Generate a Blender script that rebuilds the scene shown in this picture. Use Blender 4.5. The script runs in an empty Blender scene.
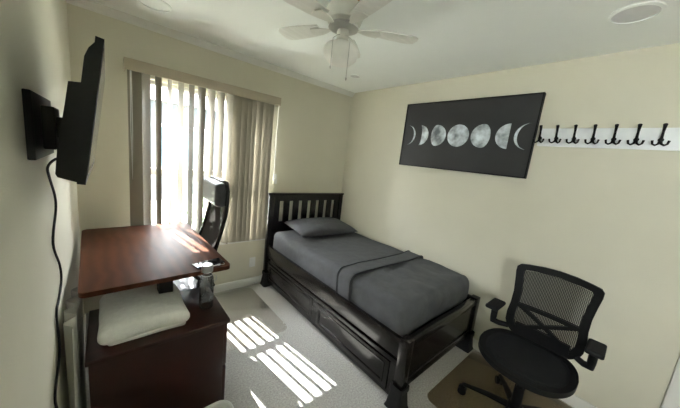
import bpy, bmesh, math, random
from mathutils import Vector, Matrix, noise, Euler
random.seed(4)
S = bpy.context.scene
COL = S.collection
PI = math.pi
SKY_LOW = 19.; SKY_HIGH = 40.
H = 2.44; W = 2.67; YF = -4.1

# ------------------------------------------------------------------ materials
def mat(name, col, rough=.5, metal=0., nscale=30., nvar=.06, bump=0., bscale=200., stretch=(1,1,1), col2=None, coat=0., spec=.5, detail=4., alpha=None, trans=0., emit=None, ior=1.45):
    m = bpy.data.materials.new(name); m.use_nodes = True
    nt = m.node_tree; N = nt.nodes; L = nt.links
    b = N['Principled BSDF']
    tc = N.new('ShaderNodeTexCoord'); mp = N.new('ShaderNodeMapping'); mp.inputs['Scale'].default_value = stretch
    L.new(tc.outputs['Object'], mp.inputs['Vector'])
    nz = N.new('ShaderNodeTexNoise'); nz.inputs['Scale'].default_value = nscale; nz.inputs['Detail'].default_value = detail
    L.new(mp.outputs['Vector'], nz.inputs['Vector'])
    cr = N.new('ShaderNodeValToRGB')
    c2 = col2 if col2 else tuple(min(1, c*(1+nvar)) for c in col)
    c1 = col if col2 else tuple(c*(1-nvar) for c in col)
    cr.color_ramp.elements[0].color = (*c1, 1); cr.color_ramp.elements[1].color = (*c2, 1)
    cr.color_ramp.elements[0].position = .3; cr.color_ramp.elements[1].position = .7
    L.new(nz.outputs['Fac'], cr.inputs['Fac']); L.new(cr.outputs['Color'], b.inputs['Base Color'])
    b.inputs['Roughness'].default_value = rough; b.inputs['Metallic'].default_value = metal
    b.inputs['Coat Weight'].default_value = coat; b.inputs['Specular IOR Level'].default_value = spec
    b.inputs['Transmission Weight'].default_value = trans; b.inputs['IOR'].default_value = ior
    if bump:
        n2 = N.new('ShaderNodeTexNoise'); n2.inputs['Scale'].default_value = bscale; n2.inputs['Detail'].default_value = 3
        L.new(mp.outputs['Vector'], n2.inputs['Vector'])
        bp = N.new('ShaderNodeBump'); bp.inputs['Strength'].default_value = bump; bp.inputs['Distance'].default_value = .01
        L.new(n2.outputs['Fac'], bp.inputs['Height']); L.new(bp.outputs['Normal'], b.inputs['Normal'])
    return m

def see_through(m, fac, scale=None):
    """open weave: part of the light passes between the threads"""
    nt = m.node_tree; N = nt.nodes; L = nt.links
    out = N['Material Output']; b = N['Principled BSDF']
    t = N.new('ShaderNodeBsdfTransparent'); mx = N.new('ShaderNodeMixShader')
    if scale:
        tc = N.new('ShaderNodeTexCoord'); w1 = N.new('ShaderNodeTexWave'); w2 = N.new('ShaderNodeTexWave')
        w1.bands_direction = 'Y'; w2.bands_direction = 'Z'
        for w in (w1, w2): w.inputs['Scale'].default_value = scale; L.new(tc.outputs['Object'], w.inputs['Vector'])
        mm = N.new('ShaderNodeMath'); mm.operation = 'MULTIPLY'
        L.new(w1.outputs['Fac'], mm.inputs[0]); L.new(w2.outputs['Fac'], mm.inputs[1])
        m2 = N.new('ShaderNodeMath'); m2.operation = 'MULTIPLY_ADD'; m2.inputs[1].default_value = -1.6*(1-fac)-.0; m2.inputs[2].default_value = 1.
        m2.use_clamp = True
        L.new(mm.outputs[0], m2.inputs[0]); L.new(m2.outputs[0], mx.inputs[0])
    else:
        mx.inputs[0].default_value = fac
    L.new(t.outputs[0], mx.inputs[1]); L.new(b.outputs[0], mx.inputs[2]); L.new(mx.outputs[0], out.inputs['Surface'])
    return m

def thin_glass(name, tint=(.95,.97,.97), refl=.08, rough=.02):
    m = bpy.data.materials.new(name); m.use_nodes = True
    nt = m.node_tree; N = nt.nodes; L = nt.links; N.remove(N['Principled BSDF'])
    t = N.new('ShaderNodeBsdfTransparent'); t.inputs[0].default_value = (*tint, 1)
    g = N.new('ShaderNodeBsdfGlossy'); g.inputs['Roughness'].default_value = rough
    lw = N.new('ShaderNodeLayerWeight'); lw.inputs['Blend'].default_value = .15
    mm = N.new('ShaderNodeMath'); mm.operation = 'MULTIPLY_ADD'; mm.inputs[1].default_value = .7; mm.inputs[2].default_value = refl; mm.use_clamp = True
    L.new(lw.outputs['Fresnel'], mm.inputs[0])
    mx = N.new('ShaderNodeMixShader'); L.new(mm.outputs[0], mx.inputs[0])
    L.new(t.outputs[0], mx.inputs[1]); L.new(g.outputs[0], mx.inputs[2]); L.new(mx.outputs[0], N['Material Output'].inputs['Surface'])
    return m

M = {}
M['wall'] = mat('wall_paint', (.63,.608,.503), .75, nscale=3, nvar=.02, bump=.12, bscale=160)
M['ceil'] = mat('ceiling_paint', (.88,.91,.90), .85, nscale=3, nvar=.01, bump=.08, bscale=120)
M['trim'] = mat('white_trim_paint', (.72,.72,.69), .4, nscale=5, nvar=.02)
M['carpet'] = mat('carpet', (.36,.35,.33), .95, nscale=90, col2=(.56,.55,.525), bump=.9, bscale=140, spec=.1, detail=6)
M['mahog'] = mat('mahogany_laminate', (.10,.022,.010), .42, nscale=6, col2=(.15,.036,.018), stretch=(9,.7,1), coat=0, spec=.10)
M['cabwood'] = mat('cabinet_wood', (.020,.0045,.0035), .33, nscale=5, col2=(.034,.0075,.005), stretch=(1,6,.8))
M['espresso'] = mat('espresso_wood', (.0055,.0042,.0038), .27, nscale=6, col2=(.011,.0085,.0075), stretch=(6,.8,6), coat=.2)
M['blackpl'] = mat('black_plastic', (.006,.006,.0063), .5, spec=.2, nscale=80, nvar=.15)
M['blackgl'] = mat('black_gloss', (.008,.008,.009), .12, nvar=.1)
M['rubber'] = mat('black_rubber', (.010,.010,.0105), .7, spec=.3, nscale=60, nvar=.2)
M['mesh'] = see_through(mat('black_mesh', (.010,.010,.011), .7, spec=.2, nscale=60), .42, 38)
M['seatmesh'] = mat('seat_mesh_fabric', (.008,.0085,.0095), .7, spec=.25, nscale=200, nvar=.4, bump=.5, bscale=500)
M['wovenback'] = see_through(mat('woven_back', (.016,.013,.012), .8, spec=.15, nscale=200, nvar=.4, bump=.4, bscale=400), .985)
M['leather'] = mat('grey_black_leather', (.035,.04,.045), .38, nscale=30, nvar=.2, bump=.2, bscale=120, coat=.3)
M['sheet'] = mat('slate_grey_bedding', (.076,.078,.085), .82, nscale=14, nvar=.08, bump=.9, bscale=11)
M['sheetdk'] = mat('dark_piping', (.02,.021,.025), .8, nvar=.1)
M['white'] = mat('white_plastic', (.72,.73,.72), .35, nvar=.02)
M['fanwhite'] = mat('white_enamel', (.70,.70,.66), .3, nvar=.03)
M['blade'] = mat('fan_blade_white', (.76,.76,.73), .45, nscale=8, nvar=.05, stretch=(1,6,1))
M['brass'] = mat('brass', (.6,.36,.14), .3, 1., nvar=.05)
M['steel'] = mat('steel', (.55,.55,.55), .3, 1., nvar=.05)
M['milk'] = mat('milk_glass', (.88,.88,.86), .3, nvar=.02)
M['towel'] = mat('white_terry', (.88,.89,.86), .95, nscale=40, nvar=.05, bump=.6, bscale=260)
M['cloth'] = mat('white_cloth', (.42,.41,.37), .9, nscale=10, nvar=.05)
M['slat'] = mat('blind_vinyl', (.26,.238,.195), .55, nscale=8, nvar=.03)
M['valance'] = mat('valance_vinyl', (.40,.35,.27), .5, nscale=8, nvar=.03)
def translucent(m, fac):
    nt = m.node_tree; N = nt.nodes; L = nt.links; out = N['Material Output']; b = N['Principled BSDF']
    t = N.new('ShaderNodeBsdfTranslucent'); t.inputs[0].default_value = (.80,.77,.70,1); mx = N.new('ShaderNodeMixShader'); mx.inputs[0].default_value = fac
    L.new(b.outputs[0], mx.inputs[1]); L.new(t.outputs[0], mx.inputs[2]); L.new(mx.outputs[0], out.inputs['Surface'])
translucent(M['slat'], .02)
M['glass'] = thin_glass('window_glass')
M['bottle'] = thin_glass('bottle_glass', (.80,.82,.82), .16)
M['water'] = thin_glass('water', (.85,.88,.9), .1)
M['matclear'] = thin_glass('clear_vinyl', (.96,.95,.93), .03, .25)
M['mattan'] = thin_glass('clear_vinyl_tan', (.80,.75,.67), .03, .3)
M['marble'] = mat('white_marble_board', (.72,.75,.77), .35, nscale=9, col2=(.86,.88,.89))
M['canvas'] = mat('charcoal_canvas', (.030,.030,.032), .6, nscale=3, nvar=.12, bump=.1, bscale=600)
M['lens'] = mat('recessed_lens', (.66,.66,.68), .5, nvar=.03)
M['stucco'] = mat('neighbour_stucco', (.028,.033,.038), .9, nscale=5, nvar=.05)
M['bluegl'] = mat('neighbour_pane', (.02,.05,.07), .1, nvar=.2)
M['roofc'] = mat('neighbour_shingle', (.05,.045,.045), .9, nscale=20, nvar=.2)
M['grass'] = mat('outside_ground', (.36,.36,.30), .95, nscale=12, nvar=.3)
M['fence'] = mat('fence_wood', (.30,.25,.20), .85, nscale=6, nvar=.2, stretch=(6,6,1))
M['leaf'] = mat('shrub_leaves', (.05,.10,.03), .6, nscale=12, nvar=.5)

def moon_mat():
    m = mat('moon_print', (.13,.15,.17), .6, nscale=13, col2=(.78,.85,.90), detail=9)
    return m
M['moon'] = moon_mat()

# desk wood gets long grain figure
def grain(m, axis, scale, c1, c2):
    nt = m.node_tree; N = nt.nodes; L = nt.links
    w = N.new('ShaderNodeTexWave'); w.bands_direction = axis; w.inputs['Scale'].default_value = scale
    w.inputs['Distortion'].default_value = 6; w.inputs['Detail'].default_value = 3; w.inputs['Detail Scale'].default_value = .6
    tc = [n for n in N if n.type == 'TEX_COORD'][0]; L.new(tc.outputs['Object'], w.inputs['Vector'])
    cr = N.new('ShaderNodeValToRGB'); cr.color_ramp.elements[0].color = (*c1,1); cr.color_ramp.elements[1].color = (*c2,1)
    L.new(w.outputs['Fac'], cr.inputs['Fac']); L.new(cr.outputs['Color'], N['Principled BSDF'].inputs['Base Color'])
grain(M['mahog'], 'X', 5, (.058,.020,.009), (.082,.028,.013))

# ------------------------------------------------------------------ mesh builder
class MB:
    def __init__(s): s.bm = bmesh.new()
    def _n(s): s.bm.verts.ensure_lookup_table(); return len(s.bm.verts)
    def box(s, lo, hi, bev=0., seg=2, rot=None, pivot=None):
        lo = Vector(lo); hi = Vector(hi); c = (lo+hi)/2; d = hi-lo
        r = bmesh.ops.create_cube(s.bm, size=1.); vs = r['verts']
        for v in vs: v.co = Vector((v.co.x*d.x, v.co.y*d.y, v.co.z*d.z)) + c
        if bev:
            es = list({e for v in vs for e in v.link_edges})
            rr = bmesh.ops.bevel(s.bm, geom=es, offset=min(bev, min(d)*.49), segments=seg, profile=.5, affect='EDGES')
            vs = list({v for f in rr['faces'] for v in f.verts} | {v for v in vs if v.is_valid})
        if rot:
            p = Vector(pivot) if pivot else c
            R = Euler(rot).to_matrix()
            for v in vs: v.co = p + R @ (v.co-p)
        return s
    def cyl(s, a, b, r0, r1=None, n=16, cap=True):
        a = Vector(a); b = Vector(b); r1 = r0 if r1 is None else r1
        z = (b-a).normalized(); x = z.orthogonal().normalized(); y = z.cross(x)
        A = []; B = []
        for i in range(n):
            t = 2*PI*i/n; d = x*math.cos(t)+y*math.sin(t)
            A.append(s.bm.verts.new(a+d*r0)); B.append(s.bm.verts.new(b+d*r1))
        for i in range(n):
            j = (i+1) % n; s.bm.faces.new((A[i], A[j], B[j], B[i]))
        if cap: s.bm.faces.new(A[::-1]); s.bm.faces.new(B)
        return s
    def tube(s, pts, r, n=8, closed=False, flat=None, up=None):
        P = [Vector(p) for p in pts]; rings = []; k = len(P)
        rs = r if isinstance(r, (list, tuple)) else [r]*k
        prev = None
        for i, p in enumerate(P):
            if closed: t = P[(i+1) % k]-P[i-1]
            else: t = P[min(i+1, k-1)]-P[max(i-1, 0)]
            t.normalize()
            if up is not None: x = Vector(up); x = (x - t*x.dot(t)).normalized()
            else:
                if prev is None: x = t.orthogonal().normalized()
                else: x = (prev - t*prev.dot(t)).normalized()
            prev = x; y = t.cross(x); fx = flat if flat else 1.
            rings.append([s.bm.verts.new(p + (x*math.cos(2*PI*j/n)*fx + y*math.sin(2*PI*j/n))*rs[i]) for j in range(n)])
        m = k if closed else k-1
        for i in range(m):
            a = rings[i]; b = rings[(i+1) % k]
            for j in range(n): s.bm.faces.new((a[j], a[(j+1) % n], b[(j+1) % n], b[j]))
        if not closed: s.bm.faces.new(rings[0][::-1]); s.bm.faces.new(rings[-1])
        return s
    def lathe(s, prof, c=(0,0,0), n=32):
        c = Vector(c); rings = []
        for (r, z) in prof:
            if r < 1e-5: rings.append([s.bm.verts.new(c+Vector((0,0,z)))])
            else: rings.append([s.bm.verts.new(c+Vector((r*math.cos(2*PI*j/n), r*math.sin(2*PI*j/n), z))) for j in range(n)])
        for a, b in zip(rings, rings[1:]):
            for j in range(n):
                k = (j+1) % n
                if len(a) == 1 and len(b) == 1: continue
                if len(a) == 1: s.bm.faces.new((a[0], b[k], b[j]))
                elif len(b) == 1: s.bm.faces.new((a[j], a[k], b[0]))
                else: s.bm.faces.new((a[j], a[k], b[k], b[j]))
        return s
    def prism(s, poly, d):
        """poly: list of 3d points, d: extrusion vector"""
        d = Vector(d); A = [s.bm.verts.new(Vector(p)) for p in poly]; B = [s.bm.verts.new(Vector(p)+d) for p in poly]
        k = len(A); s.bm.faces.new(A[::-1]); s.bm.faces.new(B)
        for i in range(k): s.bm.faces.new((A[i], A[(i+1) % k], B[(i+1) % k], B[i]))
        return s
    def grid(s, fn, nu, nv, thick=None):
        """fn(u,v)->Vector ; u,v in 0..1 ; thick: optional fn giving offset vector for a closed slab"""
        g = [[s.bm.verts.new(Vector(fn(i/nu, j/nv))) for j in range(nv+1)] for i in range(nu+1)]
        for i in range(nu):
            for j in range(nv): s.bm.faces.new((g[i][j], g[i+1][j], g[i+1][j+1], g[i][j+1]))
        if thick:
            h = [[s.bm.verts.new(Vector(fn(i/nu, j/nv))+Vector(thick)) for j in range(nv+1)] for i in range(nu+1)]
            for i in range(nu):
                for j in range(nv): s.bm.faces.new((h[i][j], h[i][j+1], h[i+1][j+1], h[i+1][j]))
            for i in range(nu):
                s.bm.faces.new((g[i][0], h[i][0], h[i+1][0], g[i+1][0])); s.bm.faces.new((g[i][nv], g[i+1][nv], h[i+1][nv], h[i][nv]))
            for j in range(nv):
                s.bm.faces.new((g[0][j], g[0][j+1], h[0][j+1], h[0][j])); s.bm.faces.new((g[nu][j], h[nu][j], h[nu][j+1], g[nu][j+1]))
        return s
    def ring(s, outer, inner, thick):
        """closed frame between two outlines, thickness vector or per-point function"""
        k = len(outer); T = Vector(thick)
        a = [s.bm.verts.new(Vector(p)) for p in outer]; b = [s.bm.verts.new(Vector(p)) for p in inner]
        c = [s.bm.verts.new(Vector(p)+T) for p in outer]; d = [s.bm.verts.new(Vector(p)+T) for p in inner]
        for i in range(k):
            j = (i+1) % k
            s.bm.faces.new((a[i], a[j], b[j], b[i])); s.bm.faces.new((c[i], d[i], d[j], c[j]))
            s.bm.faces.new((a[i], c[i], c[j], a[j])); s.bm.faces.new((b[i], b[j], d[j], d[i]))
        return s
    def rbox(s, lo, hi, r, n=20, wob=0., wscale=4., seed=0., fn=None):
        lo = Vector(lo); hi = Vector(hi); c = (lo+hi)/2; d = hi-lo
        nn = [max(3, int(n*q/max(d))) for q in d]
        cache = {}
        def vert(ix):
            if ix in cache: return cache[ix]
            # map index to position with extra density near edges
            def m(i, k): t = i/k*2-1; return math.copysign(abs(t)**.85, t)
            p = Vector([m(ix[a], nn[a])*d[a]/2 for a in range(3)])
            inn = Vector([max(-(d[a]/2-r), min(d[a]/2-r, p[a])) for a in range(3)])
            q = p-inn
            if q.length > 1e-9: p = inn+q.normalized()*min(r, max(q.length, 0) if False else r)
            p += c
            if wob:
                w = Vector(noise.noise_vector(p*wscale+Vector((seed,)*3))); p += w*wob
            if fn: p = fn(p)
            v = s.bm.verts.new(p); cache[ix] = v; return v
        for ax in range(3):
            u, w = [(1,2),(2,0),(0,1)][ax]
            for side in (0, nn[ax]):
                for i in range(nn[u]):
                    for j in range(nn[w]):
                        q = []
                        for (di, dj) in ((0,0),(1,0),(1,1),(0,1)):
                            t = [0,0,0]; t[ax] = side; t[u] = i+di; t[w] = j+dj; q.append(vert(tuple(t)))
                        if side == 0: q = q[::-1]
                        try: s.bm.faces.new(q)
                        except ValueError: pass
        return s
    def build(s, name, m, parent=None, smooth=False, loc=None, mod=None):
        bmesh.ops.recalc_face_normals(s.bm, faces=s.bm.faces)
        if loc is not None:
            for v in s.bm.verts: v.co -= Vector(loc)
        me = bpy.data.meshes.new(name); s.bm.to_mesh(me); s.bm.free()
        me.materials.append(m)
        if smooth:
            for p in me.polygons: p.use_smooth = True
            if smooth != 'all': me.set_sharp_from_angle(angle=math.radians(40))
        o = bpy.data.objects.new(name, me); COL.objects.link(o)
        if parent: o.parent = parent
        if loc is not None: o.location = loc
        return o

def tag(o, label, cat, group=None, kind=None):
    o['label'] = label; o['category'] = cat
    if group: o['group'] = group
    if kind: o['kind'] = kind
    return o
def thing(name, label, cat, loc=(0,0,0), rz=0., group=None):
    o = bpy.data.objects.new(name, None); COL.objects.link(o); o.location = loc; o.rotation_euler = (0,0,rz)
    o.empty_display_size = .1
    return tag(o, label, cat, group)
def struct(o): o['kind'] = 'structure'; return o
def copy_tree(o, parent=None):
    c = o.copy(); COL.objects.link(c); c.parent = parent
    for ch in list(o.children): copy_tree(ch, c)
    return c

# ------------------------------------------------------------------ room shell
T = .12
wx0, wx1, wz0, wz1 = .40, 1.50, .69, 2.03
struct(MB().box((-T,YF-T,-.1),(W+T,T,0)).build('floor', M['carpet']))
struct(MB().box((-T,YF-T,H),(W+T,T,H+.1)).build('ceiling', M['ceil']))

struct(MB().box((W,YF,0),(W+T,0,H)).build('wall_right', M['wall']))
b = MB(); b.box((-T,0,0),(wx0,T,H)); b.box((wx1,0,0),(W+T,T,H)); b.box((wx0,0,0),(wx1,T,wz0)); b.box((wx0,0,wz1),(wx1,T,H))
struct(b.build('wall_back', M['wall']))
fx0, fx1, fz0, fz1 = -4.02, -3.32, 1.35, 2.05      # unseen window added in the left wall to let in fill light
struct(MB().box((-T,YF-T,0),(W+T,YF,H)).build('wall_front', M['wall']))
b = MB(); b.box((-T,YF,0),(0,fx0,H)); b.box((-T,fx1,0),(0,0,H)); b.box((-T,fx0,0),(0,fx1,fz0)); b.box((-T,fx0,fz1),(0,fx1,H))
struct(b.build('wall_left', M['wall']))
def base(name, lo, hi):
    struct(MB().box(lo, hi, .004, 2).build(name, M['trim'], smooth=True))
base('baseboard_back', (0.0,-.014,0), (W,0,.09))
base('baseboard_right', (W-.014,-3.10,0), (W,-.014,.09))
base('baseboard_left', (0,YF,0), (.012,-.014,.085))
# cove along the back wall
pr = [(0,0,H),(0,0,H-.05),(0,-.008,H-.05),(0,-.016,H-.036),(0,-.03,H-.022),(0,-.042,H-.010),(0,-.045,H)]
struct(MB().prism(pr, (W,0,0)).build('trim_1', M['trim']))
# door and casing on the right wall, partly behind the camera
struct(MB().box((W-.02,-3.21,0),(W,-3.11,2.1),.004).box((W-.02,-4.02,0),(W,-3.93,2.1),.004).box((W-.02,-4.02,2.04),(W,-3.11,2.13),.004).build('trim_2', M['trim'], smooth=True))
d1 = struct(MB().box((W-.012,-3.93,.01),(W,-3.21,2.04),.002).build('door_1', M['trim']))
MB().lathe([(0,0),(.03,0),(.03,.008),(.012,.02),(.012,.045),(.026,.055),(.026,.075),(0,.08)]).build('door_knob', M['steel'], d1, True)
k = d1.children[0]; k.rotation_euler = (0,-PI/2,0); k.location = (W-.012,-3.28,.95)

# window: white vinyl frame, upper and lower sash
def window(name, x0, x1, z0, z1, y, midz=None, midx=None):
    b = MB(); f = .035
    b.box((x0,y-.03,z0),(x0+f,y+.03,z1),.004).box((x1-f,y-.03,z0),(x1,y+.03,z1),.004)
    b.box((x0+f,y-.03,z0),(x1-f,y+.03,z0+f),.004).box((x0+f,y-.03,z1-f),(x1-f,y+.03,z1),.004)
    w = struct(b.build(name, M['trim'], smooth=True))
    b = MB()
    if midz: b.box((x0+f,y-.022,midz-.03),(x1-f,y+.022,midz+.03),.004)
    if midx: b.box((midx-.03,y-.022,z0+f),(midx+.03,y+.022,z1-f),.004)
    b.build('sash_rail', M['trim'], w, True)
    MB().box((x0+f,y-.003,z0+f),(x1-f,y+.003,z1-f)).build('window_pane', M['glass'], w)
    return w
window('window_1', wx0, wx1, wz0, wz1, .07, midz=1.275)
w2 = window('fill_window', fx0, fx1, fz0, fz1, .0, midx=(fx0+fx1)/2)
w2.rotation_euler = (0,0,PI/2); w2.location = (-.07,0,0)
# inside sill under the blind
struct(MB().box((.32,-.022,.540),(1.56,.0,.566),.004).build('trim_3', M['trim'], smooth=True))

# ------------------------------------------------------------------ vertical blind
vb = thing('vertical_blind', 'cream vertical slat blind under a beige valance over the sunny window', 'blind', (.93,0,.57))
o = (.93,0,.57)
def bl(mb, name, m, parent=vb, smooth=True):
    ob = mb.build(name, m, None, smooth, loc=o); ob.parent = parent; ob.location = (0,0,0); return ob
val = bl(MB().box((.29,-.115,2.04),(1.572,-.105,2.122),.003).box((.29,-.105,2.04),(.298,-.002,2.122)).box((1.564,-.105,2.04),(1.572,-.002,2.122)).box((.29,-.105,2.112),(1.572,-.002,2.122)), 'valance', M['valance'])
bl(MB().box((.31,-.085,2.06),(1.55,-.045,2.10),.003), 'head_rail', M['white'])
def slat(x, ang, w=.089, z0=.575):
    a = math.radians(ang)
    def fn(u, v):
        s_ = (u-.5)*w; bow = .006*(1-(2*u-1)**2)
        d = Vector((math.cos(a), math.sin(a), 0)); n = Vector((-math.sin(a), math.cos(a), 0))
        return Vector((x,-.065,z0+v*(2.055-z0))) + d*s_ + n*bow
    n = (-math.sin(a)*.0012, math.cos(a)*.0012, 0)
    bl(MB().grid(fn, 6, 1, n), 'slat', M['slat'])
# slat angle: 0 = closed (parallel with the window), 90 = edge on
sx = [(.352,4),(.425,48),(.505,112),(.585,60),(.665,52),(.745,50),(.825,120),(.905,119),(.985,122),(1.065,121),(1.135,164),(1.195,165),(1.24,160),(1.285,147),(1.355,151),(1.415,150),(1.472,160)]
for x, a in sx: slat(x, a)
bl(MB().tube([(.325,-.095,2.04),(.322,-.097,1.6),(.327,-.096,1.22),(.333,-.095,1.6),(.330,-.095,2.04)], .003, 6), 'pull_cord', M['white'])
bl(MB().tube([(1.556,-.10,2.04),(1.553,-.10,1.6),(1.557,-.10,1.3)], .0035, 6).lathe([(0,0),(.007,.005),(.007,.03),(0,.035)], (1.557,-.10,1.27), 10), 'pull_wand', M['white'])

# ------------------------------------------------------------------ wall fittings
def local(mb, name, m, loc, parent, smooth=True):
    ob = mb.build(name, m, None, smooth, loc=loc); ob.location = (0,0,0); ob.parent = parent; return ob
t = thing('wall_outlet', 'white double power outlet low on the wall beneath the window', 'outlet', (1.41,0,.225))
local(MB().box((1.374,-.007,.222),(1.446,0,.338),.003), 'cover_plate', M['white'], (1.41,0,.225), t)
for dz in (.252,.308):
    local(MB().box((1.394,-.010,dz-.017),(1.426,-.006,dz+.017),.003), 'socket', M['white'], (1.41,0,.225), t)
t = thing('fan_remote', 'white remote control in a wall holder above the headboard corner', 'remote control', (1.618,0,1.20))
local(MB().box((1.594,-.022,1.20),(1.642,0,1.26),.004), 'holder', M['white'], (1.618,0,1.20), t)
local(MB().box((1.599,-.018,1.23),(1.637,-.004,1.315),.005), 'remote_body', M['white'], (1.618,0,1.20), t)

# moon phases canvas
pl = (W,-1.55,1.575)
t = thing('moon_phase_canvas', 'wide charcoal canvas print of seven moon phases on the right wall', 'wall art', pl)
y0, y1, z0, z1 = -2.158, -.944, 1.577, 2.222
def ly(mb, name, m, parent=t, L=pl, smooth=True): return local(mb, name, m, L, parent, smooth)
fw = .008
ly(MB().box((W-.04,y0,z0),(W-.002,y0+fw,z1)).box((W-.04,y1-fw,z0),(W-.002,y1,z1)).box((W-.04,y0+fw,z0),(W-.002,y1-fw,z0+fw)).box((W-.04,y0+fw,z1-fw),(W-.002,y1-fw,z1)), 'frame', M['blackpl'])
ly(MB().box((W-.032,y0+fw,z0+fw),(W-.004,y1-fw,z1-fw)), 'canvas', M['canvas'])
R_ = .101
# phase: (centre y, lit side (+1 = toward back wall ... -1 = toward the hooks), terminator factor -1..1)
phases = [(-.995,-1,.80),(-1.147,-1,.25),(-1.335,-1,-.55),(-1.555,0,0),(-1.775,1,-.62),(-1.98,1,.0),(-2.118,1,.78)]
for cy, side, k in phases:
    pts = []; n = 28
    if side == 0:
        pts = [(cy+R_*math.sin(2*PI*i/56), 1.9+R_*math.cos(2*PI*i/56)) for i in range(56)]
    else:
        for i in range(n+1):
            a = PI*i/n; pts.append((cy+side*R_*math.sin(a), 1.9+R_*math.cos(a)))
        for i in range(1, n):
            a = PI*(n-i)/n; pts.append((cy+side*R_*k*math.sin(a), 1.9+R_*math.cos(a)))
    pts = [(max(y0+.01, min(y1-.01, p[0])), p[1]) for p in pts]
    ly(MB().prism([(W-.0335, p[0], p[1]) for p in pts], (.0012,0,0)), 'moon', M['moon'], smooth=False)

# hook board
pl = (W,-2.53,1.83)
t = thing('coat_hook_rack', 'white marbled board with a row of black double coat hooks on the right wall', 'coat rack', pl)
ly(MB().box((W-.02,-2.885,1.832),(W,-2.178,1.962),.003), 'board', M['marble'], t, pl)
h0 = None
for i, hy in enumerate([-2.189-.0993*i for i in range(7)]):
    if h0 is None:
        b = MB(); c = Vector((W-.02, hy, 1.89))
        b.cyl(c+Vector((.001,0,0)), c+Vector((-.006,0,0)), .013, .012, 14)
        b.tube([c+Vector((-.004,0,-.004)), c+Vector((-.018,0,.015)), c+Vector((-.022,0,.045)), c+Vector((-.034,0,.072)), c+Vector((-.046,0,.084))], [.008,.007,.006,.008,.010], 8)
        for s_ in (-1,1):
            b.tube([c+Vector((-.004,0,0)), c+Vector((-.012,s_*.006,-.024)), c+Vector((-.022,s_*.018,-.034)), c+Vector((-.034,s_*.029,-.028)), c+Vector((-.040,s_*.033,-.008))], [.007,.006,.005,.005,.006], 8)
        h0 = ly(b, 'coat_hook', M['blackpl'], t, pl)
    else:
        c = h0.copy(); COL.objects.link(c); c.parent = t; c.location = (0, -.0993*i, 0)

# ceiling discs
def can(name, x, y, r, label, lens):
    t = thing(name, label, 'ceiling light', (x,y,H), 0, 'round recessed ceiling lights')
    MB().lathe([(r,0),(r,-.006),(r*.86,-.010),(r*.86,0)], n=40).build('trim_ring', M['ceil'], t, True)
    MB().lathe([(r*.86,-.004),(r*.5,-.006),(0,-.007)], n=40).build('lens', lens, t, True)
can('recessed_light', 2.165, -2.575, .10, 'round recessed ceiling light above the coat hooks', M['lens'])
can('recessed_light', .44, -.42, .10, 'round recessed ceiling light above the blind, beside the left wall', M['ceil'])
can('recessed_light', 2.17, -.56, .06, 'small round ceiling light in the corner above the bed head', M['lens'])

# ------------------------------------------------------------------ ceiling fan
FX, FY = 1.195, -1.50
t = thing('ceiling_fan', 'white ceiling fan with a milk glass globe and two pull chains', 'ceiling fan', (FX,FY,H))
MB().lathe([(0,0),(.07,0),(.075,-.012),(.062,-.022),(0,-.022)]).build('canopy_ring', M['brass'], t, True)
MB().lathe([(.05,-.02),(.085,-.035),(.10,-.055),(.104,-.10),(.095,-.125),(.075,-.135),(.045,-.14),(0,-.14)]).build('motor_housing', M['fanwhite'], t, True)
MB().lathe([(.045,-.138),(.082,-.142),(.085,-.155),(.06,-.162),(.03,-.164),(0,-.164)]).build('flywheel', M['steel'], t, True)
MB().lathe([(.03,-.16),(.034,-.175),(.034,-.215),(.046,-.225),(.05,-.235),(.0,-.235)]).build('switch_housing', M['fanwhite'], t, True)
g = MB().lathe([(.045,-.228),(.055,-.232),(.085,-.245),(.097,-.262),(.099,-.285),(.092,-.312),(.07,-.335),(.035,-.348),(0,-.352)]).build('globe', M['milk'], t, 'all')
for i in range(5):
    a = math.radians(112+72*i)
    R3 = Matrix.Rotation(a, 3, 'Z')
    def P3(x, y, z): return R3 @ Vector((x, y, z))
    b = MB()
    b.prism([P3(x, y, -.156) for x, y in ((.045,-.014),(.09,-.010),(.12,-.026),(.15,-.034),(.20,-.038),(.215,0),(.20,.038),(.15,.034),(.12,.026),(.09,.010),(.045,.014))], (0,0,.006))
    b.build('blade_iron', M['fanwhite'], t, False)
    pts = []
    prof = [(.15,.045),(.22,.055),(.32,.062),(.38,.064),(.41,.060),(.43,.045),(.436,.02)]
    ol = prof + [(x,-y) for x, y in prof[::-1]]
    poly = [P3(x, y, -.148+.10*y) for x, y in ol]
    MB().prism(poly, (0,0,.006)).build('blade', M['blade'], t, False)
for (dx, dy, ze) in ((-.103,-.050,-.405),(-.035,-.109,-.455)):
    b = MB().tube([(dx*.3,dy*.3,-.20),(dx*.6,dy*.6,-.215),(dx,dy,-.25),(dx,dy,ze+.012)], .0016, 6)
    b.lathe([(0,0),(.004,.004),(.005,.014),(0,.02)], (dx,dy,ze), 8)
    b.build('pull_chain', M['steel'], t, True)

# ------------------------------------------------------------------ television and mount
tvc = (0,-1.41,1.62)
t = thing('television', 'black flat screen television tilted down from the left wall', 'television', tvc)
ya, yb = -1.77, -1.05
def tv(mb, name, m, p=t, smooth=True): return local(mb, name, m, tvc, p, smooth)
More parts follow.
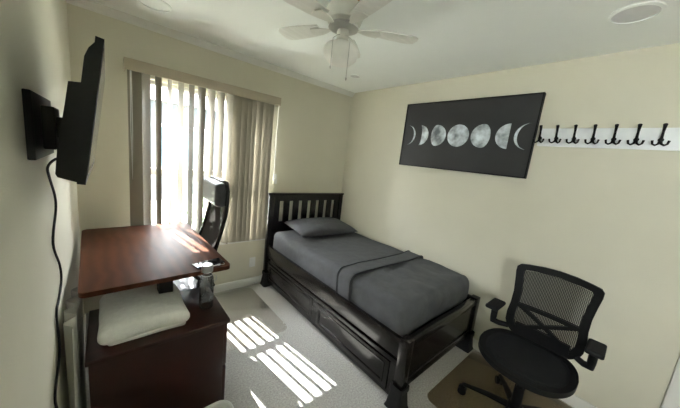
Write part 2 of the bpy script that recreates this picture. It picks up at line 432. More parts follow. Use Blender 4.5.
# screen slab: bottom front (.129,1.418) top front (.178,1.81)
fb = Vector((.129,0,1.418)); ft = Vector((.179,0,1.808)); up_ = (ft-fb).normalized(); nrm = Vector((up_.z,0,-up_.x))
def q(h, dpt): v = fb+up_*h-nrm*dpt; return v
hh = (ft-fb).length
def yprism(poly, a, b_): return MB().prism([(p.x,a,p.z) for p in poly], (0,b_-a,0))
tv(yprism([q(0,0),q(0,.018),q(hh,.018),q(hh,0)], ya, yb), 'bezel', M['blackpl'])
tv(yprism([q(.025,-.0012),q(.025,0),q(hh-.018,0),q(hh-.018,-.0012)], ya+.018, yb-.018), 'screen', M['blackgl'])
back = [q(.004,.017), q(.012,.055), q(.02,.060), q(.09,.062), q(.2,.058), q(.262,.057), q(.268,.034), q(.335,.034), q(.36,.028), q(.378,.018), q(.385,.016)]
tv(yprism(back, ya+.004, yb-.004), 'back_shell', M['blackpl'])
t = thing('television_wall_mount', 'black steel bracket holding the television off the left wall', 'wall mount', (0,-1.41,1.46))
mc = (0,-1.41,1.46)
local(MB().box((0,-1.59,1.462),(.018,-1.22,1.662),.003), 'wall_plate', M['blackpl'], mc, t)
local(MB().box((.018,-1.46,1.49),(.05,-1.34,1.63),.004).box((.045,-1.44,1.53),(.085,-1.36,1.60),.006), 'tilt_arm', M['blackpl'], mc, t)
local(MB().cyl((.075,-1.45,1.585),(.075,-1.35,1.585),.013), 'pivot', M['blackpl'], mc, t)
cab = [(.082,-1.45,1.47),(.04,-1.40,1.455),(.008,-1.31,1.415),(.006,-1.272,1.369),(.006,-1.174,1.284),(.006,-1.17,1.22),(.006,-1.302,1.114),(.006,-1.17,.97),(.006,-1.153,.89),(.006,-1.268,.851),(.006,-1.345,.824),(.006,-1.336,.658),(.006,-1.50,.59),(.006,-1.49,.50),(.006,-1.45,.30),(.016,-1.38,.09),(.02,-1.30,.02)]
def smoothpts(P, k=6):
    P = [Vector(p) for p in P]; out = []
    for i in range(len(P)-1):
        p0 = P[max(i-1,0)]; p1 = P[i]; p2 = P[i+1]; p3 = P[min(i+2,len(P)-1)]
        for j in range(k):
            t_ = j/k
            out.append(.5*((2*p1)+(p2-p0)*t_+(2*p0-5*p1+4*p2-p3)*t_*t_+(3*p1-p0-3*p2+p3)*t_**3))
    out.append(P[-1]); return out
c_ = MB().tube(smoothpts(cab), .0042, 8).build('power_cable', M['rubber'], None, True, loc=(0,-1.3,0.02))
tag(c_, 'long black cable hanging down the left wall from the television', 'cable')

# ------------------------------------------------------------------ desk
dz = .84
dk = thing('desk', 'reddish mahogany desk with rounded corners and sun stripes by the window', 'desk', (.40,-.58,0))
def loc_(L): return lambda mb, name, m, p, smooth=True: local(mb, name, m, L, p, smooth)
D = loc_((.40,-.58,0))
b = MB(); r = .03
pts = []
x0_, x1_, yy0, yy1 = .038, .722, -1.205, -.122
for cx, cy, a0 in ((x1_-r,yy1-r,0),(x0_+r,yy1-r,90),(x0_+r,yy0+r,180),(x1_-r,yy0+r,270)):
    for k in range(7):
        a = math.radians(a0+15*k); pts.append((cx+r*math.cos(a), cy+r*math.sin(a), dz-.026))
b.prism(pts, (0,0,.026))
es = [e for e in b.bm.edges if all(abs(v.co.z-dz) < 1e-4 for v in e.verts)]
bmesh.ops.bevel(b.bm, geom=es, offset=.004, segments=2, profile=.5, affect='EDGES')
D(b, 'desktop', M['mahog'], dk)
for y in (-1.06,-.26):
    D(MB().box((.36,y-.035,.03),(.43,y+.035,dz-.05),.004), 'leg', M['blackpl'], dk)
    D(MB().box((.10,y-.035,0),(.70,y+.035,.03),.006), 'foot', M['blackpl'], dk)
D(MB().box((.12,-1.0,dz-.05),(.16,-.20,dz-.026)).box((.60,-1.0,dz-.05),(.64,-.20,dz-.026)).box((.12,-1.08,dz-.05),(.64,-1.0,dz-.026)).box((.12,-.28,dz-.05),(.64,-.20,dz-.026)), 'frame', M['blackpl'], dk)
dk.rotation_euler = (0,0,math.radians(2.0)); dk.location = (.40,-.58-.005,0)
# slim black phone at the near right corner
b = MB().box((-.085,-.04,0),(.085,.04,.010),.004,3)
ph = b.build('phone', M['blackgl'], None, True); ph.location = (.63,-1.125,dz); ph.rotation_euler = (0,0,math.radians(12))
tag(ph, 'slim black phone lying at the near right corner of the desk', 'phone')
# keys
t = thing('key_ring', 'small bunch of keys beside the phone on the desk corner', 'keys', (.70,-1.16,dz))
MB().tube([(.014*math.cos(a_/12*2*PI), .014*math.sin(a_/12*2*PI), .003) for a_ in range(12)], .0015, 6, closed=True).build('ring', M['steel'], t, True)
for a_ in (20, -25):
    kb = MB().cyl((.024,0,.001),(.024,0,.004),.011,n=12).box((.03,-.003,.001),(.058,.003,.004)).build('key', M['steel'], t, True); kb.rotation_euler = (0,0,math.radians(a_+170))

# ------------------------------------------------------------------ file cabinet
cz = .60
cl = (.38,-1.17,0)
t = thing('file_cabinet', 'dark red wooden two drawer cabinet in front of the desk', 'cabinet', cl); Cb = loc_(cl)
Cb(MB().box((.09,-1.375,.0),(.655,-.955,cz-.022),.003), 'body', M['cabwood'], t)
Cb(MB().box((.08,-1.392,cz-.022),(.682,-.94,cz),.004), 'cabinet_top', M['cabwood'], t)
for (a, c) in ((.03,.285),(.297,.57)):
    dr = Cb(MB().box((.655,-1.37,a),(.675,-.96,c),.003), 'drawer', M['cabwood'], t)
    Cb(MB().tube([(.675,-1.22,(a+c)/2),(.70,-1.22,(a+c)/2),(.70,-1.11,(a+c)/2),(.675,-1.11,(a+c)/2)], .005, 8), 'handle', M['steel'], dr)
# towel
def tw(p):
    p = p.copy(); p.z += .012*math.sin((p.x-.1)*9)*max(0, (p.z-cz)/.08); return p
tl = (.31,-1.1,cz)
t = thing('folded_towel', 'thick folded white towel lying on top of the dark cabinet', 'towel', tl); Tw = loc_(tl)
def rot(p, c, a):
    v = Vector((p.x-c[0], p.y-c[1], 0)); v = Matrix.Rotation(a,3,'Z') @ v; return Vector((c[0]+v.x, c[1]+v.y, p.z))
Tw(MB().rbox((.15,-1.335,cz+.002),(.475,-.955,cz+.034), .016, 34, .004, 9, 1), 'lower_fold', M['towel'], t, 'all')
Tw(MB().rbox((.122,-1.352,cz+.018),(.488,-.945,cz+.088), .034, 34, .008, 7, 5, lambda p: tw(p)), 'upper_fold', M['towel'], t, 'all')
# bottle
t = thing('water_bottle', 'clear bottle with silver cap standing on the cabinet corner beside the towel', 'bottle', (.603,-1.2,cz))
MB().lathe([(0,.001),(.034,.002),(.038,.008),(.038,.17),(.036,.19),(.027,.212),(.025,.225),(.025,.235)], n=28).build('bottle_body', M['bottle'], t, True)
MB().lathe([(0,.012),(.034,.012),(.034,.075),(0,.075)], n=28).build('water', M['water'], t, True)
MB().lathe([(.025,.228),(.031,.230),(.032,.262),(.028,.272),(0,.274)], n=28).build('cap', M['steel'], t, True)
MB().tube([(.030,0,.205),(.052,0,.19),(.054,.0,.165),(.037,0,.155)], .003, 8).tube([(.0285*math.cos(a_/16*2*PI), .0285*math.sin(a_/16*2*PI), .208) for a_ in range(16)], .002, 6, closed=True).build('carry_loop', M['steel'], t, True)

# bin
bl_ = (.435,-1.765,0)
t = thing('waste_bin', 'light grey plastic bin on the carpet in front of the dark cabinet', 'bin', bl_)
def rr(hx, hy, r, z, n=6):
    out = []
    for cx, cy, a0 in ((hx-r,hy-r,0),(-hx+r,hy-r,90),(-hx+r,-hy+r,180),(hx-r,-hy+r,270)):
        for k in range(n+1):
            a = math.radians(a0+90*k/n); out.append((cx+r*math.cos(a), cy+r*math.sin(a), z))
    return out
def loft(b, rings, cap0=True):
    R = [[b.bm.verts.new(p) for p in rg] for rg in rings]; k = len(R[0])
    for a, c in zip(R, R[1:]):
        for i in range(k): b.bm.faces.new((a[i], a[(i+1)%k], c[(i+1)%k], c[i]))
    if cap0: b.bm.faces.new(R[0][::-1]); 
    return R
b = MB(); rs = [rr(.125,.105,.03,.0), rr(.165,.145,.05,.31), rr(.162,.142,.048,.31), rr(.123,.103,.03,.006)]
R = loft(b, rs); b.bm.faces.new(R[-1]); b.build('bin_body', M['white'], t, True)
b = MB(); b.tube(rr(.168,.148,.053,.312,8), .009, 8, closed=True); b.build('rim', M['white'], t, True)

# cloth hanging between the cabinet and the left wall, tangled cord
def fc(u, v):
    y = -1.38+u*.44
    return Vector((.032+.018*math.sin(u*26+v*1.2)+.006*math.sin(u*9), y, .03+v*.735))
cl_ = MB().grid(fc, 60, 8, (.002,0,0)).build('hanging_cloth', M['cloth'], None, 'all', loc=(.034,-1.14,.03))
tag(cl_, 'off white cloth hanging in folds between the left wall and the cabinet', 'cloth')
pts = [Vector((.05+.012*math.sin(i*1.7), -1.455+.045*math.sin(i*.9+1), .27+.045*math.cos(i*1.3))) for i in range(22)]
pts = [Vector((.045,-1.46,0.008))]+[Vector((.045,-1.46,.12))]+pts
tc_ = MB().tube(smoothpts(pts, 4), .004, 6).build('extension_cable', M['rubber'], None, True, loc=(.05,-1.40,0.004))
tag(tc_, 'tangled black cord bunched low against the wall left of the cabinet', 'cord')

# ------------------------------------------------------------------ chair mats
def mat_obj(x0, x1, y0, y1, m, label):
    b = MB(); p = rr((x1-x0)/2, (y1-y0)/2, .06, 0); b.prism(p, (0,0,.003))
    ob = b.build('chair_mat', m); ob.location = ((x0+x1)/2, (y0+y1)/2, .001); tag(ob, label, 'chair mat')
mat_obj(.72, 1.38, -.94, -.05, M['matclear'], 'clear plastic chair mat on the carpet between the desk and the bed')
mat_obj(1.80, 2.64, -3.05, -2.07, M['mattan'], 'tan tinted plastic chair mat under the black mesh office chair')

# ------------------------------------------------------------------ bed
bx0, bx1, byf = 1.545, 2.645, -2.0
bc = ((bx0+bx1)/2, -1.0, 0)
t = thing('bed', 'dark espresso wooden single bed with slatted headboard and side drawers', 'bed', bc); Bd = loc_(bc)
b = MB()
b.box((bx0-.025,-.075,1.078),(bx1+.012,-.016,1.098),.004)
b.box((bx0-.01,-.07,.13),(bx0+.06,-.03,1.08),.004); b.box((bx1-.06,-.07,.13),(bx1,-.03,1.08),.004)
b.box((bx0+.06,-.065,1.005),(bx1-.06,-.035,1.08)); b.box((bx0+.06,-.065,.40),(bx1-.06,-.035,.76))
hb = Bd(b, 'headboard', M['espresso'], t)
n = 7; xa = bx0+.06; xb = bx1-.06; sw = (xb-xa)
gap = .058; dark = (sw-n*gap)/(n+1)
for i in range(n+1):
    x = xa+i*(gap+dark); Bd(MB().box((x,-.062,.75),(x+dark,-.038,1.01)), 'headboard_slat', M['espresso'], hb)
Bd(MB().box((bx0+.005,-1.985,.345),(bx0+.035,-.07,.485),.004), 'side_rail', M['espresso'], t)
Bd(MB().box((bx1-.035,-1.985,.345),(bx1-.005,-.07,.485),.004), 'side_rail', M['espresso'], t)
# foot board with two posts
b = MB(); b.box((bx0,-2.03,.13),(bx0+.065,-1.965,.50),.004); Bd(b, 'foot_post', M['espresso'], t)
b = MB(); b.box((bx1-.065,-2.03,.13),(bx1,-1.965,.50),.004); Bd(b, 'foot_post', M['espresso'], t)
b = MB(); b.box((bx0+.065,-2.01,.15),(bx1-.065,-1.985,.48)); b.box((bx0+.065,-2.022,.435),(bx1-.065,-1.973,.49),.004); b.box((bx0+.065,-2.02,.14),(bx1-.065,-1.975,.20),.004)
Bd(b, 'footboard', M['espresso'], t)
Bd(MB().box((bx0+.036,-1.965,.36),(bx1-.036,-.08,.40)), 'slat_platform', M['espresso'], t)
# drawer unit
b = MB()
b.box((bx0+.035,-1.955,.05),(bx0+.60,-.075,.305))
cu = Bd(b, 'drawer_chest', M['espresso'], t)
b = MB(); b.box((bx0+.012,-1.96,.045),(bx0+.035,-.07,.072),.003).box((bx0+.012,-1.96,.285),(bx0+.035,-.07,.32),.003).box((bx0+.012,-1.96,.072),(bx0+.035,-1.915,.285)).box((bx0+.012,-1.085,.072),(bx0+.035,-1.02,.285)).box((bx0+.012,-.125,.072),(bx0+.035,-.07,.285))
Bd(b, 'chest_frame', M['espresso'], cu)
for ya_, yb_ in ((-1.91,-1.09),(-1.015,-.13)):
    dd = Bd(MB().box((bx0+.006,ya_,.077),(bx0+.03,yb_,.28),.004), 'drawer', M['espresso'], cu)
    q_ = [(bx0+.005,ya_+.035,.105),(bx0+.005,yb_-.035,.105),(bx0+.005,yb_-.035,.252),(bx0+.005,ya_+.035,.252)]
    b = MB()
    for i_ in range(4): b.tube([q_[i_], q_[(i_+1)%4]], .005, 8)
    b = MB(); b.ring([q_[0],q_[1],q_[2],q_[3]], [(bx0+.005,ya_+.045,.115),(bx0+.005,yb_-.045,.115),(bx0+.005,yb_-.045,.242),(bx0+.005,ya_+.045,.242)], (-.005,0,0)); Bd(b, 'panel_moulding', M['espresso'], dd)
b = None
# risers under the posts
def riser(x, y, label):
    b = MB(); rs = [rr(.062,.062,.015,0), rr(.055,.055,.014,.02), rr(.042,.042,.012,.125), rr(.048,.048,.012,.130), rr(.048,.048,.012,.165), rr(.040,.040,.01,.165), rr(.036,.036,.01,.128)]
    R = loft(b, rs); b.bm.faces.new(R[-1]); ob = b.build('bed_riser', M['rubber'], None, True); ob.location = (x, y, 0)
    tag(ob, label, 'bed riser', 'black plastic risers under the bed posts')
riser(bx0+.0325, -1.9975, 'black plastic riser under the bed foot post nearest the camera')
riser(bx1-.045, -1.9975, 'black plastic riser under the bed foot post beside the right wall')
riser(bx0+.025, -.077, 'black plastic riser under the headboard post below the window side')
# mattress, top sheet, pillow
mx0, mx1, my0, my1, mz0, mz1 = 1.592, 2.598, -1.935, -.085, .402, .665
mt = MB().rbox((mx0,my0,mz0),(mx1,my1,mz1), .065, 60, .010, 3.2, 2).build('mattress', M['sheet'], None, 'all', loc=(2.09,-1.0,.40))
tag(mt, 'thick mattress under a fitted slate grey sheet on the dark bed', 'mattress')
def openbox(lo, hi, r, n, wob, ws, seed, keep, name, m, parent, loc, dz=0):
    b = MB().rbox(lo, hi, r, n, wob, ws, seed)
    dele = [f for f in b.bm.faces if not keep(f.calc_center_median())]
    bmesh.ops.delete(b.bm, geom=dele, context='FACES')
    ob = b.build(name, m, None, 'all', loc=loc)
    if parent: ob.parent = parent; ob.location = (0,0,0)
    sd = ob.modifiers.new('cloth_thickness', 'SOLIDIFY'); sd.thickness = .004; sd.offset = -1
    return ob
sl = (2.09,-1.4,.52)
ts = thing('flat_sheet', 'slate grey top sheet folded back across the middle of the mattress', 'bedding', sl)
openbox((mx0-.012,my0-.012,.43),(mx1+.010,-1.25,mz1+.010), .07, 90, .018, 7.0, 7, lambda c: c.y < -1.34 and c.z > .455, 'sheet_body', M['sheet'], ts, sl)
CA, CB, SK = -1.30, -1.46, -.03
def band(ya_, yb_, off, name, m, wob=.004):
    def fn(u, v):
        y = ya_+(yb_-ya_)*v
        # path around the mattress: left hem, up, across, down the wall side
        Lx, Rx, top, low, r = mx0-.012-off, mx1+.012+off, mz1+.014+off, .46, .07
        segs = []
        Ls = (top-r)-low; q_ = PI/2*r; Wd = (Rx-Lx)-2*r; tot = Ls+q_+Wd+q_+Ls
        s_ = u*tot
        if s_ < Ls: p = (Lx, low+s_)
        elif s_ < Ls+q_: a = (s_-Ls)/r; p = (Lx+r-r*math.cos(a), top-r+r*math.sin(a))
        elif s_ < Ls+q_+Wd: p = (Lx+r+s_-Ls-q_, top)
        elif s_ < Ls+2*q_+Wd: a = (s_-Ls-q_-Wd)/r; p = (Rx-r+r*math.sin(a), top-r+r*math.cos(a))
        else: p = (Rx, top-r-(s_-Ls-2*q_-Wd))
        sk = SK*(p[0]-mx0) ; 
        P_ = Vector((p[0], y-sk+.02*math.sin(u*7), p[1]))
        w = Vector(noise.noise_vector(P_*7)); P_ += w*wob; return P_
    b = MB().grid(fn, 70, 5); ob = b.build(name, m, None, 'all', loc=sl); ob.parent = ts; ob.location = (0,0,0)
    sd = ob.modifiers.new('cloth_thickness', 'SOLIDIFY'); sd.thickness = .006; sd.offset = 1
    return ob
band(CB, CA, .004, 'folded_cuff', M['sheet'])
band(CA-.008, CA, .009, 'piping', M['sheetdk'], .004)
band(CB-.004, CB+.004, .009, 'piping', M['sheetdk'], .004)
def pil(u, v):
    a = u*2-1; c = v*2-1
    return a, c
def pillow_mesh():
    b = MB(); n = 30
    top = {}; bot = {}
    for i in range(n+1):
        for j in range(n+1):
            a = i/n*2-1; c = j/n*2-1
            e = max(0, (1-abs(a)**2.6))*max(0, (1-abs(c)**2.6)); h = e**.45
            x = a*(.37-.02*(1-c*c)*0); y = c*.23
            x *= 1-.05*(1-abs(c))**2*0; k = 1+.05*abs(a*c)
            w = noise.noise(Vector((a*2.2,c*2.2,3)))*.012*e
            top[i,j] = Vector((x*k, y*k, .055+.085*h+w)); bot[i,j] = Vector((x*k, y*k, .055-.052*h))
    V = {}
    for i in range(n+1):
        for j in range(n+1):
            V['t',i,j] = b.bm.verts.new(top[i,j])
            V['b',i,j] = V['t',i,j] if i in (0,n) or j in (0,n) else b.bm.verts.new(bot[i,j])
    for i in range(n):
        for j in range(n):
            for k, rev in (('t',0),('b',1)):
                q_ = [V[k,i,j],V[k,i+1,j],V[k,i+1,j+1],V[k,i,j+1]]
                try: b.bm.faces.new(q_[::-1] if rev else q_)
                except ValueError: pass
    return b
pw = pillow_mesh().build('pillow', M['sheet'], None, 'all'); pw.location = (2.115,-.32,mz1+.008); pw.rotation_euler = (math.radians(4),0,math.radians(-4))
tag(pw, 'slate grey pillow lying against the slatted headboard', 'pillow')

# ------------------------------------------------------------------ star base shared by the office chairs
def star_base(root, ang0, R=.31, colr=.028, zc=.36):
    MB().lathe([(0,.06),(.05,.065),(.052,.10),(.04,.13),(.03,.135),(.0275,.25),(.020,.25),(.020,zc),(0,zc)], n=20).build('gas_column', M['blackpl'], root, True)
    for i in range(5):
        a = math.radians(ang0+72*i); d = Vector((math.cos(a), math.sin(a), 0))
        MB().tube([d*.03+Vector((0,0,.095)), d*.15+Vector((0,0,.092)), d*R+Vector((0,0,.072))], [.026,.022,.014], 10, flat=.75, up=(0,0,1)).build('base_leg', M['blackpl'], root, True)
        c = d*R; s_ = Vector((-d.y, d.x, 0)); b = MB()
        b.cyl(c+s_*.006+Vector((0,0,.028)), c+s_*.024+Vector((0,0,.028)), .028, n=16); b.cyl(c-s_*.006+Vector((0,0,.028)), c-s_*.024+Vector((0,0,.028)), .028, n=16)
        b.cyl(c+Vector((0,0,.03)), c+Vector((0,0,.075)), .009, n=10)
        b.box(c+Vector((-.018,-.018,.035)), c+Vector((.018,.018,.060)), .008, 3)
        b.build('caster', M['blackpl'], root, True)

# ------------------------------------------------------------------ mesh office chair (faces local -x)
mc_ = thing('office_chair', 'black mesh office chair with armrests in front of the right wall', 'office chair', (2.14,-2.515,.004), math.radians(0))
star_base(mc_, 104)
MB().box((-.11,-.09,.355),(.12,.09,.405),.02,3).build('tilt_mechanism', M['blackpl'], mc_, True)
def sup(t, hx, hy, e=.72):
    c, s_ = math.cos(t), math.sin(t); return (hx*math.copysign(abs(c)**e, c), hy*math.copysign(abs(s_)**e, s_))
def seatz(x, y):   # waterfall front, raised rear and sides
    return .472 + .35*y*y*1.0 - (.9*(max(0,-x-.12))**2) + .25*max(0, x-.1)**2
b = MB(); n = 48; out = []; inn = []
for i in range(n):
    tt = 2*PI*i/n; x, y = sup(tt, .255, .262); y *= (1 - .10*(x>0)*x/.245)*(.93 if y < 0 else 1); x *= (.93 if x < 0 else 1)
    out.append(Vector((x-.02, y, seatz(x,y)))); x2, y2 = x*.80, y*.82; inn.append(Vector((x2-.02, y2, seatz(x2,y2)-.004)))
b.ring(out, inn, (0,0,-.032)); b.build('seat_frame', M['blackpl'], mc_, True)
def seatfn(u, v):
    tt = 2*PI*u; x, y = sup(tt, .255, .262); y *= (1 - .10*(x>0)*x/.245)*(.93 if y < 0 else 1); x *= (.93 if x < 0 else 1); k = .85*v
    return Vector((x*k-.02, y*k, seatz(x*k, y*k)+.001))
b = MB().grid(seatfn, 48, 8); bmesh.ops.remove_doubles(b.bm, verts=b.bm.verts, dist=1e-5)
sm = b.build('seat', M['seatmesh'], mc_, 'all'); sd = sm.modifiers.new('t','SOLIDIFY'); sd.thickness = .012; sd.offset = -1
# back: map (w,h) -> 3d
def bk(w, h):      # w across (-1..1)*metres, h height metres above .50
    x = .215 + .10*h + .22*(h-.22)**2 - .60*w*w*1.0
    return Vector((x-.02, w-.012, .475+h*1.02))
half_o = [(0,-.008),(.10,-.004),(.16,.010),(.198,.045),(.214,.09),(.216,.15),(.208,.22),(.208,.30),(.217,.38),(.226,.44),(.226,.472),(.210,.49),(.17,.498),(.09,.508),(0,.512)]
half_i = [(0,.040),(.09,.042),(.13,.050),(.155,.070),(.168,.10),(.170,.15),(.163,.22),(.164,.30),(.172,.37),(.180,.42),(.182,.448),(.172,.458),(.14,.463),(.07,.470),(0,.473)]
outl = half_o + [(-a_,h_) for a_,h_ in half_o[-2:0:-1]]
innl = half_i + [(-a_,h_) for a_,h_ in half_i[-2:0:-1]]
def resmp(pl, k=3):
    P = [Vector((a, c, 0)) for a, c in pl]; P = P+[P[0]]; o_ = []
    for i in range(len(P)-1):
        for j in range(k): o_.append(P[i].lerp(P[i+1], j/k))
    return [(v.x, v.y) for v in o_]
O = resmp(outl); I = resmp(innl)
MB().ring([bk(*p) for p in O], [bk(*p) for p in I], (.024,0,-.002)).build('back_frame', M['blackpl'], mc_, True)
def meshfn(u, v):
    h = .043+v*.428; wv = .13
    for (w1, h1), (w2, h2) in zip(half_i[1:], half_i[2:]):
        if h1 <= h <= h2: wv = w1+(w2-w1)*(h-h1)/max(1e-6, h2-h1)
    wv += .012
    return bk((u*2-1)*wv, h) + Vector((.008,0,0))
MB().grid(meshfn, 16, 24).build('back_mesh', M['mesh'], mc_, 'all')
def strap(b, a, c, wd=.022):
    a = Vector((*a,0)); c = Vector((*c,0)); d = (c-a).normalized(); nn = Vector((-d.y, d.x, 0))*wd/2
    def f(u, v): p = a.lerp(c, v)+nn*(u*2-1); return bk(p.x, p.y)-Vector((.004,0,0))
    b.grid(f, 2, 10, (.02,0,0))
b = MB(); strap(b, (-.165,.215), (.165,.215), .024); strap(b, (-.16,.215), (.13,.06), .022); strap(b, (.16,.215), (-.13,.06), .022); strap(b, (-.15,.065), (.15,.065), .05)
b.build('lumbar_brace', M['blackpl'], mc_, True)
MB().tube([(.06,0,.39),(.17,0,.385),(.225,0,.42),(.225,0,.49),(.225,0,.53)], [.03,.03,.026,.022,.018], 10).build('back_support', M['blackpl'], mc_, True)
for s_ in (-1,1):
    b = MB(); y = s_*.268
    b.tube([(.19,s_*.19-.012,.52),(.17,s_*.235,.515),(.15,y,.525),(.145,y,.56),(.14,y,.642)], [.018,.02,.022,.021,.022], 10)
    ar = b.build('arm_post', M['blackpl'], mc_, True)
    MB().rbox((.04,y-.042,.640),(.225,y+.042,.668), .013, 16).build('arm_pad', M['rubber'], ar, 'all')

# ------------------------------------------------------------------ tall back chair at the desk (faces local -x)
k0 = thing('desk_chair', 'tall black mesh back desk chair with padded headrest tucked under the desk', 'office chair', (.58,-.52,.004), math.radians(0)); k0.scale = (1,1,.98)
star_base(k0, 20, .30)
prof = [(.20,.50),(.185,.58),(.185,.66),(.215,.78),(.255,.92),(.285,1.05),(.298,1.16),(.300,1.25),(.292,1.31)]
def pf(v):
    t_ = v*(len(prof)-1); i = min(int(t_), len(prof)-2); f = t_-i
    a = Vector((prof[i][0],0,prof[i][1])); c = Vector((prof[i+1][0],0,prof[i+1][1])); return a.lerp(c, f)
MB().rbox((-.24,-.245,.42),(.20,.245,.50), .03, 30, .003, 8).build('seat', M['leather'], k0, 'all')
def bw(v): return .235-.045*v
MB().grid(lambda u, v: pf(v*.86)+Vector((-.02*(2*u-1)**2+.006,(u*2-1)*bw(v),0)), 14, 30).build('back_mesh', M['wovenback'], k0, 'all')
for s_ in (-1,1):
    MB().tube([pf(v/16)+Vector((-.015,s_*bw(v/16),0)) for v in range(17)], .014, 10).build('back_rail', M['blackgl'], k0, 'all')
MB().tube([pf(1)+Vector((-.015,s_*.19,0)) for s_ in (-1,-.5,0,.5,1)], .014, 10).build('cross_rail', M['blackgl'], k0, 'all')
MB().tube([pf(0)+Vector((-.01,s_*.235,0)) for s_ in (-1,-.5,0,.5,1)], .014, 10).build('cross_rail', M['blackgl'], k0, 'all')
MB().rbox((.20,-.19,1.115),(.30,.19,1.305), .035, 24).build('headrest', M['leather'], k0, 'all')
for s_ in (-1,1):
    b = MB().tube([(.05,s_*.22,.42),(.06,s_*.285,.44),(.08,s_*.29,.60),(.02,s_*.29,.665)], .014, 10); ap = b.build('arm_post', M['blackpl'], k0, True)
    MB().rbox((-.14,s_*.29-.03,.665),(.12,s_*.29+.03,.695), .013, 16).build('arm_pad', M['leather'], ap, 'all')
MB().box((-.10,-.09,.36),(.12,.09,.42),.02,3).build('tilt_mechanism', M['blackpl'], k0, True)

# ------------------------------------------------------------------ outside
gz = -.15
M['bounce'] = mat('pale_bounce_ground', (.50,.49,.46), .9, nscale=8, nvar=.05)
g = MB().box((-8,.121,gz-.1),(10,14,gz)).build('lawn', M['grass']); struct(g)
struct(MB().box((-9,-12,gz-.1),(-T-.001,.12,gz)).build('bounce_ground', M['bounce']))  # unseen pale ground added to bounce light up to the ceiling
struct(MB().box((-1.05,-4.9,2.14),(-T-.001,-2.6,2.22)).build('sky_block_slab', M['trim']))   # unseen slab added over the fill window to block the high sky
hl = (1.5,6,gz)
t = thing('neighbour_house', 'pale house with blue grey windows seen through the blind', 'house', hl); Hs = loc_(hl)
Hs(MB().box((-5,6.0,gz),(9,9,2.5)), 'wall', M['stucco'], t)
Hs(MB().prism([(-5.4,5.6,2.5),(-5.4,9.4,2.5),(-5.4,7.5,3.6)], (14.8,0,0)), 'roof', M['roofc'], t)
for x in (-1.6,1.2,3.6):
    wn = Hs(MB().box((x,5.93,.7),(x+1.2,6.0,1.95),.01), 'window', M['trim'], t)
    Hs(MB().box((x+.06,5.92,.76),(x+.57,5.935,1.89)).box((x+.63,5.92,.76),(x+1.14,5.935,1.89)), 'pane', M['bluegl'], wn)
def shrub(x, y, r, label):
    b = MB()
    for i in range(260):
        d = Vector((random.gauss(0,1), random.gauss(0,1), random.gauss(0,1))).normalized()*r*random.uniform(.6,1)
        c = Vector((x, y, gz+r*.9))+Vector((d.x, d.y, d.z*.9)); a = Vector((random.uniform(-1,1), random.uniform(-1,1), random.uniform(-1,1))).normalized()*.06
        e = a.orthogonal().normalized()*.03
        b.prism([c-a, c+e, c+a, c-e], (0,0,.002))
    ob = b.build('shrub', M['leaf'], None, False, loc=(x,y,gz)); tag(ob, label, 'shrub')
shrub(.1, 2.6, .5, 'green shrub outside the window behind the left slats of the blind')
shrub(1.7, 3.2, .42, 'green shrub outside the window, the one closer to the neighbour house')

# ------------------------------------------------------------------ light
w = bpy.data.worlds.new('World'); S.world = w; w.use_nodes = True
N = w.node_tree.nodes; L = w.node_tree.links; bg = N['Background']
bg.inputs[1].default_value = 1.
tc = N.new('ShaderNodeTexCoord'); sx_ = N.new('ShaderNodeSeparateXYZ'); L.new(tc.outputs['Generated'], sx_.inputs[0])
rmp = N.new('ShaderNodeMapRange'); rmp.interpolation_type = 'SMOOTHSTEP'
rmp.inputs['From Min'].default_value = .10; rmp.inputs['From Max'].default_value = .50; rmp.inputs['To Min'].default_value = SKY_LOW; rmp.inputs['To Max'].default_value = SKY_HIGH
L.new(sx_.outputs['Z'], rmp.inputs['Value'])
vm = N.new('ShaderNodeVectorMath'); vm.operation = 'SCALE'; vm.inputs[0].default_value = (.965,.975,1.0)
L.new(rmp.outputs[0], vm.inputs['Scale']); L.new(vm.outputs[0], bg.inputs[0])
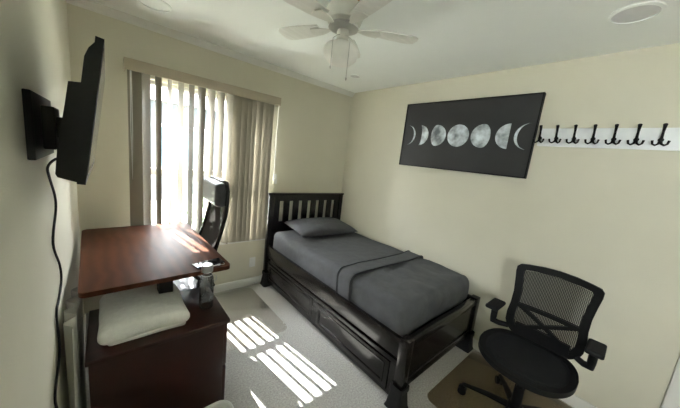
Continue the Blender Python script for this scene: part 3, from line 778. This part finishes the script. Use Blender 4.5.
sd = bpy.data.lights.new('sun','SUN'); sd.energy = 38; sd.angle = math.radians(.53); sd.color = (1,.96,.90)
so = bpy.data.objects.new('sun', sd); COL.objects.link(so)
dirv = Vector((.165,-1,-1.15)); so.rotation_euler = dirv.to_track_quat('-Z','Y').to_euler(); so.location = (0,3,5)
def portal(name, x0, x1, z0, z1, y, rx):
    l = bpy.data.lights.new(name,'AREA'); l.shape = 'RECTANGLE'; l.size = x1-x0; l.size_y = z1-z0; l.cycles.is_portal = True
    o = bpy.data.objects.new(name, l); COL.objects.link(o); o.location = ((x0+x1)/2, y, (z0+z1)/2); o.rotation_euler = (rx,0,0)
portal('portal_back', wx0, wx1, wz0, wz1, .11, -PI/2)
portal('portal_side', fx0, fx1, fz0, fz1, 0, -PI/2)
po = bpy.data.objects['portal_side']; po.location = (-.11, (fx0+fx1)/2, (fz0+fz1)/2); po.rotation_euler = (0,-PI/2,0); po.data.size, po.data.size_y = fz1-fz0, fx1-fx0

# ------------------------------------------------------------------ camera
P_ = [0.1749, -2.7748, 1.5693, 0.7318, 0.1695, 0.1142, 264.4005]
yaw, pit, rol = P_[3:6]
f = Vector((math.sin(yaw)*math.cos(pit), math.cos(yaw)*math.cos(pit), -math.sin(pit)))
r = Vector((math.cos(yaw), -math.sin(yaw), 0)); u = r.cross(f)
c_, s_ = math.cos(rol), math.sin(rol); r2 = c_*r+s_*u; u2 = -s_*r+c_*u
cam = bpy.data.cameras.new('camera'); cam.sensor_width = 36; cam.lens = P_[6]/680*36; cam.clip_start = .02
co = bpy.data.objects.new('camera', cam); COL.objects.link(co)
co.matrix_world = Matrix(((r2.x,u2.x,-f.x,P_[0]),(r2.y,u2.y,-f.y,P_[1]),(r2.z,u2.z,-f.z,P_[2]),(0,0,0,1)))
S.camera = co
S.view_settings.view_transform = 'Standard'; S.view_settings.look = 'None'; S.view_settings.gamma = 1; S.view_settings.use_curve_mapping = False
S.view_settings.exposure = 1.18
S.cycles.max_bounces = 12; S.cycles.diffuse_bounces = 8; S.cycles.transparent_max_bounces = 16
S.cycles.use_denoising = True
